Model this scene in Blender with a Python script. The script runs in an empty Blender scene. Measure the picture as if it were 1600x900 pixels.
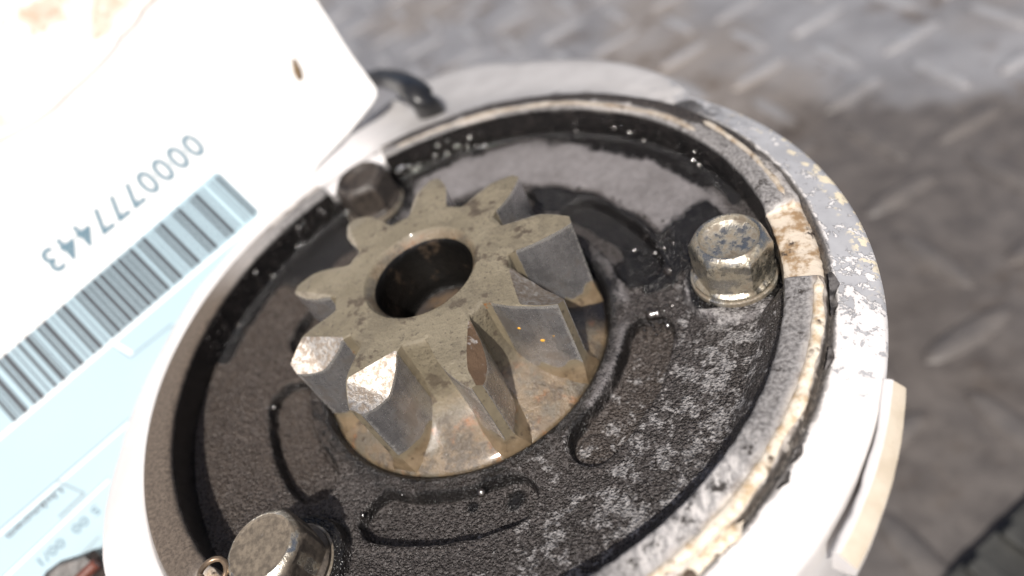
import bpy, bmesh, math, random
import numpy as np
from mathutils import Matrix, Vector

sc = bpy.context.scene
col = sc.collection
random.seed(4)
rng = np.random.default_rng(7)
MM = 0.001
ZB = 112.0                       # height of the cover plate above the floor, mm
R_ = math.radians

# ------------------------------------------------------------------ camera
CR = np.array([[0.9434880, 0.0651016, -0.3249496],
               [-0.1725898, -0.7405372, -0.6494748],
               [-0.2829191, 0.6688546, -0.6874520]])      # rows: right, down, forward
CC = np.array([31.7300, -53.1417, 61.7014])
FPX = 1072.79


def W(p):
    return Vector((p[0]*MM, p[1]*MM, (p[2]+ZB)*MM))


cam_d = bpy.data.cameras.new('camera')
cam = bpy.data.objects.new('camera', cam_d)
col.objects.link(cam)
r, d, f = CR
m = Matrix(((r[0], -d[0], -f[0]), (r[1], -d[1], -f[1]), (r[2], -d[2], -f[2]))).to_4x4()
m.translation = W(CC)
cam.matrix_world = m
cam_d.sensor_width = 36.0
cam_d.lens = FPX/1600*36.0
cam_d.clip_start = 0.002
cam_d.clip_end = 20
cam_d.dof.use_dof = True
cam_d.dof.focus_distance = 0.0685
cam_d.dof.aperture_fstop = 13.5
sc.camera = cam

# ------------------------------------------------------------------ light
SUN = np.array([0.06, -0.60, 0.80])
SUN = SUN/np.linalg.norm(SUN)
sun_el = math.asin(SUN[2])
sun_az = math.atan2(SUN[0], SUN[1])          # clockwise from +Y
world = bpy.data.worlds.new('World')
sc.world = world
world.use_nodes = True
wn = world.node_tree
bg = wn.nodes['Background']
sky = wn.nodes.new('ShaderNodeTexSky')
sky.sky_type = 'NISHITA'
sky.sun_disc = False
sky.sun_elevation = sun_el
sky.sun_rotation = sun_az
sky.air_density = 0.6
sky.dust_density = 4.0
sky.ozone_density = 0.6
wn.links.new(sky.outputs[0], bg.inputs[0])
bg.inputs[1].default_value = 0.10
sd = bpy.data.lights.new('sun', 'SUN')
sd.energy = 4.6
sd.angle = R_(0.5)
sd.color = (1.0, 0.955, 0.90)
so = bpy.data.objects.new('sun', sd)
col.objects.link(so)
so.rotation_euler = Vector((-SUN[0], -SUN[1], -SUN[2])).to_track_quat('-Z', 'Y').to_euler()
so.location = (-0.3, -0.3, 0.8)
vs = sc.view_settings
vs.view_transform = 'Standard'
vs.look = 'None'
vs.exposure = 0.10
vs.gamma = 1.0
vs.use_curve_mapping = False
sc.cycles.max_bounces = 8
sc.cycles.sample_clamp_indirect = 6


# ------------------------------------------------------------------ helpers
def back(px, py, z):
    """point on the horizontal plane z (mm) seen at a place of the photograph"""
    dd = CR.T @ np.array([(px-800)/FPX, (py-450)/FPX, 1.0])
    t = (z-CC[2])/dd[2]
    return CC + t*dd


def tag(o, label=None, cat=None, group=None, kind=None):
    if label: o['label'] = label
    if cat: o['category'] = cat
    if group: o['group'] = group
    if kind: o['kind'] = kind
    return o


def empty(name, p, label=None, cat=None, **k):
    o = bpy.data.objects.new(name, None)
    o.empty_display_size = 0.01
    col.objects.link(o)
    o.location = p
    tag(o, label, cat, **k)
    return o


def link(name, me, parent=None):
    o = bpy.data.objects.new(name, me)
    col.objects.link(o)
    if parent is not None:
        o.parent = parent
        bpy.context.view_layer.update()
        o.matrix_parent_inverse = parent.matrix_world.inverted()
    return o


def mk(name, verts, faces, mats, parent=None, smooth=True, fmat=None, attrs=None, world_mm=True, sharp=None):
    """mesh from arrays; verts in mm in the motor's own frame"""
    v = np.asarray(verts, dtype=np.float64)
    if world_mm:
        v = (v + np.array([0, 0, ZB]))*MM
    me = bpy.data.meshes.new(name)
    if isinstance(faces, np.ndarray) and faces.ndim == 2:
        nf, k = faces.shape
        me.vertices.add(len(v)); me.vertices.foreach_set('co', v.astype(np.float32).ravel())
        me.loops.add(nf*k); me.loops.foreach_set('vertex_index', faces.astype(np.int32).ravel())
        me.polygons.add(nf)
        me.polygons.foreach_set('loop_start', np.arange(0, nf*k, k, dtype=np.int32))
        me.update(calc_edges=True)
    else:
        me.from_pydata([tuple(x) for x in v], [], [tuple(int(i) for i in q) for q in faces])
    for mt in (mats if isinstance(mats, (list, tuple)) else [mats]):
        me.materials.append(mt)
    if fmat is not None:
        me.polygons.foreach_set('material_index', np.asarray(fmat, dtype=np.int32))
    me.polygons.foreach_set('use_smooth', np.full(len(me.polygons), smooth))
    if attrs:
        for an, av in attrs.items():
            a = me.attributes.new(an, 'FLOAT', 'POINT')
            a.data.foreach_set('value', np.asarray(av, dtype=np.float32).ravel())
    me.validate()
    me.update()
    if sharp is not None:
        me.set_sharp_from_angle(angle=R_(sharp))
    return link(name, me, parent)


def gridfaces(nu, nv, cu=False, cv=False):
    iu = np.arange(nu if cu else nu-1)
    iv = np.arange(nv if cv else nv-1)
    a, b = np.meshgrid(iu, iv, indexing='ij')
    a2, b2 = (a+1) % nu, (b+1) % nv
    return np.stack([a*nv+b, a2*nv+b, a2*nv+b2, a*nv+b2], -1).reshape(-1, 4)


def hash3(i, j, k, s):
    n = (i*374761393 + j*668265263 + k*2147483647 + s*974711) & 0xffffffff
    n = ((n ^ (n >> 13))*1274126177) & 0xffffffff
    n = ((n ^ (n >> 16))*2246822519) & 0xffffffff
    return ((n ^ (n >> 15)) & 0xffff)/65535.0


def vnoise(p, scale, seed=0, oct=3):
    """value noise, about -1..1; p (n,3) mm, scale = feature size mm"""
    out = np.zeros(len(p)); amp = 1.0; tot = 0
    q = np.asarray(p, float)/scale
    for o in range(oct):
        i = np.floor(q).astype(np.int64); fr = q-i; fr = fr*fr*(3-2*fr)
        acc = 0
        for dx in (0, 1):
            for dy in (0, 1):
                for dz in (0, 1):
                    w = (fr[:, 0] if dx else 1-fr[:, 0])*(fr[:, 1] if dy else 1-fr[:, 1])*(fr[:, 2] if dz else 1-fr[:, 2])
                    acc = acc + w*hash3(i[:, 0]+dx, i[:, 1]+dy, i[:, 2]+dz, seed+o*17)
        out += amp*(acc*2-1); tot += amp
        amp *= .5; q = q*2+11.3
    return out/tot


def ss(a, b, x):
    t = np.clip((np.asarray(x, float)-a)/(b-a), 0, 1)
    return t*t*(3-2*t)


def lathe(prof, n, c=(0, 0), th0=0, th1=2*math.pi, rmod=None):
    closed = abs(th1-th0-2*math.pi) < 1e-6
    th = np.linspace(th0, th1, n, endpoint=not closed)
    pr = np.asarray(prof, float)
    rr = np.repeat(pr[None, :, 0], n, 0); zz = np.repeat(pr[None, :, 1], n, 0)
    if rmod is not None: rr = rmod(th[:, None], rr, zz)
    v = np.stack([c[0]+rr*np.cos(th)[:, None], c[1]+rr*np.sin(th)[:, None], zz], -1).reshape(-1, 3)
    return v, gridfaces(n, len(pr), cu=closed)


def adiff(a, b):
    return (a-b+180) % 360-180


# ------------------------------------------------------------------ materials
class Mat:
    def __init__(s, name):
        s.m = bpy.data.materials.new(name); s.m.use_nodes = True
        s.t = s.m.node_tree; s.b = s.t.nodes['Principled BSDF']
        tc = s.t.nodes.new('ShaderNodeTexCoord'); s.co = tc.outputs['Object']

    def n(s, kind): return s.t.nodes.new(kind)

    def L(s, a, b): s.t.links.new(a, b)

    def setin(s, sock, v):
        if hasattr(v, 'is_output') or isinstance(v, bpy.types.NodeSocket): s.L(v, sock)
        else: sock.default_value = v

    def noise(s, mm, detail=4, rough=.55, off=0.0, dist=0.0, stretch=None):
        n = s.n('ShaderNodeTexNoise'); n.inputs['Scale'].default_value = 1000.0/mm
        n.inputs['Detail'].default_value = detail; n.inputs['Roughness'].default_value = rough
        n.inputs['Distortion'].default_value = dist
        src = s.co
        if off or stretch:
            mp = s.n('ShaderNodeMapping'); s.L(src, mp.inputs['Vector'])
            mp.inputs['Location'].default_value = (off*.013, off*.007, off*.003)
            if stretch:
                mp.inputs['Rotation'].default_value = (0, 0, stretch[2])
                mp.inputs['Scale'].default_value = (stretch[0], stretch[1], 1)
            src = mp.outputs[0]
        s.L(src, n.inputs['Vector'])
        return n.outputs['Fac']

    def vor(s, mm, feature='F1', off=0.0):
        n = s.n('ShaderNodeTexVoronoi'); n.feature = feature; n.inputs['Scale'].default_value = 1000.0/mm
        s.L(s.co, n.inputs['Vector'])
        return n.outputs['Distance']

    def ramp(s, x, a, b, lo=0.0, hi=1.0):
        n = s.n('ShaderNodeMapRange'); n.interpolation_type = 'SMOOTHSTEP'
        n.inputs['From Min'].default_value = a; n.inputs['From Max'].default_value = b
        n.inputs['To Min'].default_value = lo; n.inputs['To Max'].default_value = hi
        s.setin(n.inputs['Value'], x); return n.outputs['Result']

    def mth(s, op, a, b=0.0):
        n = s.n('ShaderNodeMath'); n.operation = op; s.setin(n.inputs[0], a); s.setin(n.inputs[1], b)
        n.use_clamp = op in ('ADD', 'SUBTRACT', 'MULTIPLY') and False
        return n.outputs[0]

    def mul(s, a, b): return s.mth('MULTIPLY', a, b)

    def add(s, a, b): return s.mth('ADD', a, b)

    def mix(s, fac, a, b):
        n = s.n('ShaderNodeMix'); n.data_type = 'RGBA'; s.setin(n.inputs['Factor'], fac)
        for sock, v in ((n.inputs[6], a), (n.inputs[7], b)):
            if isinstance(v, tuple): sock.default_value = (v[0], v[1], v[2], 1)
            else: s.L(v, sock)
        return n.outputs[2]

    def mixf(s, fac, a, b):
        n = s.n('ShaderNodeMix'); n.data_type = 'FLOAT'; s.setin(n.inputs['Factor'], fac)
        s.setin(n.inputs[2], a); s.setin(n.inputs[3], b); return n.outputs[0]

    def attr(s, name):
        n = s.n('ShaderNodeAttribute'); n.attribute_name = name; return n.outputs['Fac']

    def xyz(s):
        n = s.n('ShaderNodeSeparateXYZ'); s.L(s.co, n.inputs[0]); return n.outputs

    def bump(s, h, mm, strength=1.0, prev=None):
        n = s.n('ShaderNodeBump'); n.inputs['Distance'].default_value = mm*MM; n.inputs['Strength'].default_value = strength
        s.L(h, n.inputs['Height'])
        if prev is not None: s.L(prev, n.inputs['Normal'])
        s.L(n.outputs[0], s.b.inputs['Normal']); return n.outputs[0]

    def out(s, col=None, rough=None, metal=None, spec=None, coat=None, coatr=None):
        for nm, v in (('Base Color', col), ('Roughness', rough), ('Metallic', metal), ('Specular IOR Level', spec), ('Coat Weight', coat), ('Coat Roughness', coatr)):
            if v is None: continue
            if isinstance(v, tuple): v = (v[0], v[1], v[2], 1)
            s.setin(s.b.inputs[nm], v)
        return s.m


def mat_plate():
    M = Mat('oily_cast_iron')
    g = M.noise(.40, 3, .65); g2 = M.noise(1.3, 4, .6, 3); big = M.noise(7, 5, .6, 5)
    fine = M.ramp(M.vor(.29), .05, .62, 1, 0)
    wet_shade = M.attr('wet_shade'); dust = M.attr('dust'); brown = M.attr('brown'); grey = M.attr('grey')
    c = M.mix(M.ramp(g, .3, .7), (.030, .026, .024), (.088, .077, .073))
    c = M.mix(M.mul(brown, M.ramp(g2, .25, .75, .6, 1)), c, M.mix(M.ramp(g, .3, .7), (.062, .048, .039), (.100, .079, .064)))
    c = M.mix(M.mul(grey, M.ramp(big, .3, .6, .72, 1)), c, M.mix(M.ramp(g2, .3, .7), (.150, .140, .140), (.20, .188, .19)))
    # dried pale residue in clumps
    dm = M.ramp(M.add(M.mul(M.noise(2.2, 6, .72, 11), .95), M.add(M.mul(g, .22), M.mul(dust, .22))),   .795, .875)
    dm = M.mul(dm, M.ramp(dust, .05, .5))
    c = M.mix(M.mul(dm, .8), c, M.mix(M.ramp(g, .3, .7), (.15, .14, .138), (.40, .386, .38)))
    wn = M.ramp(M.add(M.mul(wet_shade, .55), M.mul(M.add(M.mul(M.noise(2.4, 6, .7, 41), .7), M.mul(g, .3)), .75)), .62, .80)
    c = M.mix(wn, c, (.009, .0082, .008))
    ro = M.mixf(M.ramp(g, .3, .7), .24, .36)
    ro = M.mixf(grey, ro, .75); ro = M.mixf(dm, ro, .85); ro = M.mixf(wn, ro, .16)
    h = M.add(M.mul(g, .7), M.add(M.mul(fine, .42), M.mul(g2, .65)))
    amp = M.mixf(wn, 1.0, .45); amp = M.mixf(grey, amp, .35)
    M.bump(M.mul(h, amp), .62, 1.0)
    return M.out(c, ro, 0.0, .5)


def mat_housing():
    M = Mat('painted_aluminium')
    oil_shade = M.attr('oil_shade'); cream = M.attr('cream'); peel = M.attr('peel'); crust = M.attr('crust'); rimf = M.attr('rim'); grime = M.attr('grime')
    n1 = M.noise(1.6, 6, .65); n2 = M.noise(.4, 4, .6, 3); n3 = M.noise(5, 4, .55, 6); sc_ = M.noise(.5, 2, .5, 8)
    white = M.mix(M.ramp(n3, .35, .7), (.655, .63, .615), (.71, .692, .68))
    white = M.mix(M.mul(M.ramp(M.noise(.9, 5, .7, 14), .60, .72), M.mul(grime, .35)), white, (.42, .37, .33))
    white = M.mix(M.attr('ear_grey'), white, M.mix(M.ramp(n3, .35, .7), (.41, .395, .385), (.47, .455, .445)))
    # scraped: bare grey aluminium with flakes of paint and primer left
    fl = M.add(M.mul(M.noise(2.0, 6, .72, 21, .8), .6), M.mul(M.noise(.8, 4, .7, 45, .5), .3))
    pe = M.ramp(M.add(fl, M.mul(peel, .18)), .56, .585)
    pr = M.ramp(M.noise(1.5, 4, .6, 33), .53, .57)
    bare = M.mix(M.ramp(n3, .3, .7), (.33, .332, .345), (.42, .422, .435))
    bare = M.mix(M.mul(pr, M.attr('primer')), bare, (.70, .62, .46))
    c = M.mix(pe, white, bare)
    cr = M.mix(M.ramp(n1, .42, .62), (.60, .52, .42), (.30, .20, .11))
    cr = M.mix(M.ramp(M.noise(2.2, 5, .7, 17), .55, .66), cr, (.055, .04, .03))
    c = M.mix(cream, c, cr)
    sn = M.noise(.7, 5, .7, 83, .4, (1, .35, .9))
    rf = M.mix(M.ramp(M.add(n2, M.mul(M.attr('pale'), .14)), .3, .7), (.10, .093, .089), (.30, .288, .28))
    rf = M.mix(M.mul(M.attr('pale'), M.ramp(sn, .42, .58)), rf, (.60, .57, .545))
    rf = M.mix(M.ramp(M.noise(1.9, 5, .7, 27, 0, (1, 1, 0)), .57, .64), rf, (.04, .034, .03))
    c = M.mix(rimf, c, rf)
    bz = M.mix(M.ramp(n2, .3, .7), (.075, .058, .044), (.15, .118, .09))
    c = M.mix(M.attr('brown'), c, bz)
    ck = M.mul(crust, M.ramp(M.add(M.mul(n1, .8), M.mul(crust, .3)), .46, .60))
    c = M.mix(ck, c, M.mix(M.ramp(n2, .35, .7), (.012, .010, .009), (.075, .062, .052)))
    c = M.mix(oil_shade, c, M.mix(M.ramp(n1, .4, .7), (.008, .0075, .0075), (.022, .019, .018)))
    ro = M.mixf(pe, .42, .5); ro = M.mixf(cream, ro, .38); ro = M.mixf(M.mth('MAXIMUM', rimf, M.attr('brown')), ro, .6); ro = M.mixf(oil_shade, ro, .2)
    h = M.add(M.mul(n1, .5), M.mul(n2, .25))
    rough_amt = M.mth('MAXIMUM', M.mth('MAXIMUM', rimf, ck), M.mth('MAXIMUM', oil_shade, M.mth('MAXIMUM', M.mul(cream, .6), M.attr('brown'))))
    h = M.mul(h, M.mixf(rough_amt, .08, 1.0))
    h = M.add(h, M.mul(M.mul(pe, peel), -.35))
    M.bump(h, .45, .9)
    return M.out(c, ro, 0.0, .5)


def mat_steel():
    M = Mat('ground_steel')
    top = M.attr('deposit'); ed = M.attr('edge')
    n1 = M.noise(.8, 5, .65); n2 = M.noise(3.2, 4, .6, 4); sl = M.noise(.5, 3, .6, 2)
    mp = M.n('ShaderNodeMapping'); M.L(M.co, mp.inputs['Vector']); mp.inputs['Scale'].default_value = (1, 1, .12)
    st = M.n('ShaderNodeTexNoise'); st.inputs['Scale'].default_value = 2600; st.inputs['Detail'].default_value = 5; st.inputs['Roughness'].default_value = .7
    M.L(mp.outputs[0], st.inputs['Vector']); st = st.outputs['Fac']
    c = M.mix(M.ramp(n2, .3, .7), (.40, .392, .395), (.62, .61, .61))
    c = M.mix(M.ramp(st, .35, .65, 0, .45), c, (.30, .295, .295))
    c = M.mix(M.ramp(M.noise(.55, 5, .75, 13), .64, .72), c, (.16, .13, .10))
    c = M.mix(M.mul(M.ramp(n2, .52, .66), .5), c, (.30, .25, .20))
    c = M.mix(M.ramp(M.add(ed, M.mul(M.add(n1, -.5), 1.6)), .62, .85), c, (.80, .78, .74))
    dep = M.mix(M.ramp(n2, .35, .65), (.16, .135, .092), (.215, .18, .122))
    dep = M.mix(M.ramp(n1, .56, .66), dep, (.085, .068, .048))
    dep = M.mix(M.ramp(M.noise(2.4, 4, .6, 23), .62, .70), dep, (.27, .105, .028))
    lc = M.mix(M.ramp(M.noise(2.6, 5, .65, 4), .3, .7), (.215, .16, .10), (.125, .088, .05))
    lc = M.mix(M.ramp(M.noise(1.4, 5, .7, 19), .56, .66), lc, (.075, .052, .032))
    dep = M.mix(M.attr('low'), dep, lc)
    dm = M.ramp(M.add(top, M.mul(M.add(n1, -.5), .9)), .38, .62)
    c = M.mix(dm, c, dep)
    ro = M.mixf(dm, M.ramp(M.add(M.mul(sl, .5), M.mul(n2, .5)), .35, .65, .20, .36), .38)
    M.bump(M.add(M.mul(st, .35), M.add(M.mul(n2, .5), M.mul(n1, M.mixf(dm, .15, .7)))), .13, .9)
    return M.out(c, ro, M.mixf(dm, .82, 0.0), .5, coat=M.mixf(M.attr('low'), .35, .8), coatr=.10)


def mat_bevel():
    M = Mat('worn_steel_bevel')
    n1 = M.noise(.55, 5, .7); n2 = M.noise(1.6, 4, .65, 5); wr = M.attr('rust')
    c = M.mix(M.ramp(n1, .40, .60), (.50, .475, .44), (.32, .27, .22))
    c = M.mix(M.mul(wr, M.ramp(M.add(n2, M.mul(wr, .12)), .46, .58)), c, (.135, .085, .05))
    dep = M.mix(M.ramp(n1, .4, .7), (.26, .225, .165), (.13, .11, .08))
    c = M.mix(M.attr('deposit'), c, dep)
    met = M.mixf(M.mth('MAXIMUM', M.attr('deposit'), M.mul(wr, .7)), .85, 0.0)
    M.bump(n1, .12, .9)
    return M.out(c, M.ramp(n1, .3, .7, .42, .62), met, .5)


def mat_khaki():
    M = Mat('khaki_stained_steel')
    n1 = M.noise(.55, 5, .7); n2 = M.noise(2.6, 5, .65, 4); n3 = M.noise(6, 4, .6, 8); z = M.xyz()[2]
    c = M.mix(M.ramp(n3, .3, .7), (.165, .140, .094), (.225, .193, .134))
    c = M.mix(M.ramp(n1, .57, .66), c, (.105, .088, .062))
    c = M.mix(M.ramp(n2, .57, .64), c, (.088, .068, .047))
    c = M.mix(M.mul(M.ramp(M.noise(5.5, 5, .7, 51), .50, .62), .45), c, (.10, .083, .058))
    pit = M.ramp(M.add(M.vor(.75), M.mul(M.noise(2.0, 3, .6, 57), .5)), .40, .32)
    c = M.mix(M.mul(pit, .75), c, (.055, .044, .03))
    # lower collar: warmer, rust blooms, oily
    low = M.attr('low')
    lc = M.mix(M.ramp(n2, .3, .7), (.215, .16, .10), (.125, .088, .05))
    lc = M.mix(M.ramp(M.noise(4.5, 4, .6, 37), .5, .62), lc, (.125, .105, .075))
    lc = M.mix(M.ramp(M.noise(3.1, 4, .6, 15), .55, .68), lc, (.235, .10, .035))
    lc = M.mix(M.ramp(M.noise(1.4, 5, .7, 19), .56, .66), lc, (.075, .052, .032))
    lc = M.mix(M.mul(M.ramp(M.noise(4.0, 5, .7, 61), .50, .60), .8), lc, (.07, .055, .038))
    c = M.mix(low, c, lc)
    c = M.mix(M.attr('oil_shade'), c, (.012, .010, .009))  # tooth gap shade painted black on the collar
    ro = M.mixf(low, M.ramp(n1, .3, .7, .42, .62), M.ramp(n2, .35, .6, .14, .32))
    M.bump(M.add(n1, M.mul(n2, .8)), .22, .9)
    M.b.inputs['Coat Roughness'].default_value = .10
    return M.out(c, ro, 0.0, .5, coat=M.mul(low, .8))


def mat_bore():
    M = Mat('oily_bore')
    n = M.noise(1.2, 5, .6); n2 = M.noise(2.5, 4, .6, 5)
    c = M.mix(M.ramp(n2, .56, .70), (.006, .0055, .005), (.045, .032, .022))
    M.bump(n, .25, .8)
    return M.out(c, .34, 0.0, .4)


def mat_shaftend():
    M = Mat('brown_oily_shaft_end')
    n = M.noise(1.6, 5, .6); n2 = M.noise(3, 4, .6, 5)
    c = M.mix(M.ramp(n2, .40, .68), (.06, .05, .044), (.12, .08, .048))
    c = M.mix(M.ramp(n, .5, .64), c, (.03, .024, .02))
    M.bump(n, .3, .8)
    return M.out(c, .4, 0.0, .5)


def mat_bolt():
    M = Mat('zinc_plated_steel')
    n1 = M.noise(.7, 5, .7); n2 = M.noise(2.4, 6, .72, 4); off = M.attr('dirt')
    c = M.mix(M.ramp(n2, .35, .65), (.56, .54, .49), (.52, .46, .34))
    dm = M.ramp(M.add(M.mul(n2, .8), M.add(M.mul(n1, .25), M.mul(off, .26))), .58, .72)
    c = M.mix(M.mul(M.ramp(n1, .5, .7), .5), c, (.22, .19, .15))
    c = M.mix(dm, c, M.mix(M.ramp(n1, .35, .65), (.10, .082, .062), (.20, .165, .122)))
    c = M.mix(M.attr('soot'), c, M.mix(M.ramp(n1, .35, .65), (.02, .017, .015), (.06, .048, .04)))
    M.bump(M.add(M.mul(n1, .6), M.add(M.mul(n2, .5), M.mul(dm, .2))), .13, .9)
    return M.out(c, M.mixf(dm, M.ramp(n1, .3, .7, .20, .36), .45), M.mixf(dm, .95, 0.0), .5)


def simple(name, c1, c2, mm, rough=.5, bump=.1, metal=0.0, rough2=None):
    M = Mat(name); n = M.noise(mm, 5, .62)
    M.bump(n, bump, .8)
    return M.out(M.mix(M.ramp(n, .35, .68), c1, c2), rough if rough2 is None else M.ramp(n, .35, .68, rough, rough2), metal, .5)


def mat_floor():
    M = Mat('worn_tread_plate_steel')
    n1 = M.noise(34, 5, .6); n2 = M.noise(7, 5, .65, 4); n3 = M.noise(90, 3, .5, 9)
    c = M.mix(M.ramp(n1, .3, .7), (.215, .212, .218), (.33, .328, .338))
    c = M.mix(M.ramp(n3, .45, .65, 0, .75), c, (.27, .235, .205))
    c = M.mix(M.ramp(M.noise(18, 5, .65, 15), .55, .68, 0, .7), c, (.11, .078, .052))
    c = M.mix(M.attr('lug'), c, M.mix(M.ramp(n2, .3, .7), (.40, .40, .412), (.30, .296, .298)))
    c = M.mix(M.mul(M.attr('root'), M.ramp(n1, .35, .6, .0, .7)), c, (.12, .098, .085))
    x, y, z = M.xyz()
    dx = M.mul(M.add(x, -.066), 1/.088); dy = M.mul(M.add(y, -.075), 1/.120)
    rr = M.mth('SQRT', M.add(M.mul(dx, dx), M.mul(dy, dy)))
    floor_shade = M.ramp(M.add(rr, M.mul(M.add(M.noise(48, 5, .6, 77), -.5), 1.5)), 1.22, .78)  # dark patch painted on the floor in place of the motor's shadow
    c = M.mix(M.mul(floor_shade, .88), c, M.mix(M.ramp(n2, .3, .7), (.045, .037, .032), (.085, .072, .063)))
    M.bump(n2, .5, .8)
    return M.out(c, M.ramp(n2, .3, .7, .45, .65), M.mixf(floor_shade, .35, 0.0), .5)


def mat_bead():
    M = Mat('cream_sealant')
    n1 = M.noise(1.4, 5, .65); n2 = M.noise(3.0, 4, .6, 4)
    c = M.mix(M.ramp(n1, .42, .68), (.76, .68, .56), (.46, .33, .19))
    c = M.mix(M.attr('tone'), c, M.mix(M.ramp(n2, .3, .6), (.33, .29, .25), (.14, .115, .095)))
    c = M.mix(M.ramp(M.add(n2, M.mul(M.attr('dark'), .20)), .60, .70), c, (.075, .052, .035))
    M.bump(n1, .3, .9)
    return M.out(c, .38, 0, .5)


def mat_lug():
    M = Mat('beige_bare_edge')
    n = M.noise(.5, 4, .6); n2 = M.noise(2.2, 3, .5, 4)
    c = M.mix(M.ramp(n2, .3, .7), (.50, .43, .33), (.58, .51, .41))
    c = M.mix(M.ramp(n, .68, .74), c, (.18, .13, .09))
    M.bump(n, .08, .8)
    return M.out(c, .6, 0, .4)


def mat_label():
    M = Mat('pale_blue_label_paper')
    n = M.noise(30, 3, .5); n2 = M.noise(.3, 2, .5)
    c = M.mix(M.ramp(n, .3, .7), (.355, .475, .53), (.37, .49, .545))
    M.bump(n2, .01, .3)
    return M.out(c, .55, 0, .3)


MP, MH, MS, MB_, MK = mat_plate(), mat_housing(), mat_steel(), mat_bevel(), mat_khaki()
MBORE, MSH, MBOLT, MFLOOR, MBEAD, MLUG, MLABEL = mat_bore(), mat_shaftend(), mat_bolt(), mat_floor(), mat_bead(), mat_lug(), mat_label()
MPAPER = simple('white_card', (.80, .785, .76), (.84, .83, .81), 12, .6, .02)
MWLINE = simple('white_label_print', (.80, .86, .88), (.80, .86, .88), 5, .55, .005)
def mat_crump():
    M = Mat('creased_brown_paper')
    a = M.noise(16, 5, .6, 3, 1.2, (1, .45, .6)); b = M.noise(5, 5, .65, 9, .8)
    st = M.mth('ABSOLUTE', M.add(a, -.5))
    c = M.mix(M.ramp(M.add(M.mul(a, .6), M.mul(b, .5)), .46, .62), (.47, .375, .285), (.80, .755, .70))
    c = M.mix(M.mul(M.ramp(st, .055, .0), M.ramp(b, .45, .60)), c, (.30, .215, .14))
    c = M.mix(M.mul(M.ramp(st, .12, .02), .35), c, (.50, .39, .29))
    c = M.mix(M.attr('fade'), c, (.82, .80, .765))
    M.bump(b, .15, .8)
    return M.out(c, .7, 0, .3)


MCRUMP = mat_crump()
MINK = simple('black_print', (.022, .03, .04), (.03, .038, .048), 2, .5, .005)
MINKB = simple('blue_grey_print', (.10, .175, .22), (.11, .185, .23), 2, .5, .005)
MFAINT = simple('faint_grey_print', (.17, .23, .26), (.20, .26, .29), 2, .5, .005)
MBLACK = simple('black_rubber', (.012, .012, .013), (.022, .022, .023), 3, .32, .05)
MDROP = simple('engine_oil', (.012, .010, .009), (.02, .016, .013), 1, .09, .002)
MDROP.node_tree.nodes['Principled BSDF'].inputs['IOR'].default_value = 1.7
MFLAKE = simple('peeled_dark_paint', (.03, .027, .025), (.16, .15, .145), .8, .4, .1)
MRUSTY = simple('greasy_dark_steel', (.028, .022, .019), (.075, .055, .045), 4, .45, .4)
MORANGE = simple('rusty_red_rubber', (.11, .03, .018), (.15, .045, .025), 3, .5, .2)
MCRUMB = simple('brown_dirt', (.10, .065, .035), (.22, .15, .08), .8, .8, .3)
MGRATE = simple('dark_grey_plastic', (.028, .028, .026), (.05, .05, .046), 8, .5, .3)
MYEL = simple('orange_yellow_fleck', (.75, .36, .03), (.80, .42, .05), 1, .5, .01)
MWIRE = simple('brown_wire', (.20, .14, .09), (.30, .22, .15), 1, .35, .05, .6)

# ------------------------------------------------------------------ floor
def build_floor():
    V = [[-1600, -1600, 0], [1600, -1600, 0], [1600, 1600, 0], [-1600, 1600, 0]]
    F = [[0, 1, 2, 3]]
    lug = [0]*4; root = [0]*4
    nu, nv = 15, 9
    u = np.linspace(-1, 1, nu); v = np.linspace(-1, 1, nv)
    U, Vv = np.meshgrid(u, v, indexing='ij')
    wid = np.sqrt(np.clip(1-U**2, 0, 1))*.9+.1
    L_, Wd, H = 14.5, 4.0, 1.7
    prof = np.clip(1-Vv**2, 0, 1)**.8*(1-U**6)
    fl = gridfaces(nu, nv)
    step = 29.0
    for i in range(-9, 13):
        for j in range(-6, 20):
            ang = R_(28 if (i+j) % 2 else 118)
            cx, cy = i*step+6+random.uniform(-.6, .6), j*step+10+random.uniform(-.6, .6)
            wear = random.uniform(.65, 1.0)
            x = U*L_; y = Vv*Wd*wid
            px = cx+x*math.cos(ang)-y*math.sin(ang); py = cy+x*math.sin(ang)+y*math.cos(ang)
            b = len(V)
            V += np.stack([px, py, prof*H*wear-.02], -1).reshape(-1, 3).tolist()
            F += (fl+b).tolist()
            lug += (ss(.45, .95, prof)).ravel().tolist()
            root += (1-ss(.05, .5, prof)).ravel().tolist()
    V = np.array(V, float)
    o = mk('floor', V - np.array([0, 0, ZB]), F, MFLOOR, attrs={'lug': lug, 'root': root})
    tag(o, kind='structure')


build_floor()

# ------------------------------------------------------------------ starter motor
motor = empty('starter_motor', (0, 0, 0), 'upright starter motor with white painted nose, dark oily end cover and steel pinion', 'starter motor')
BC = (1.2, 0.3)                                   # axis of the housing
BOLTS = [(33.8, 0.3), (-14.4, -28.8), (-17.3, 28.3)]
SLOTS = [-87.0, -27.5, 32.7, -148.5, 92.5, 152.5]


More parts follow.
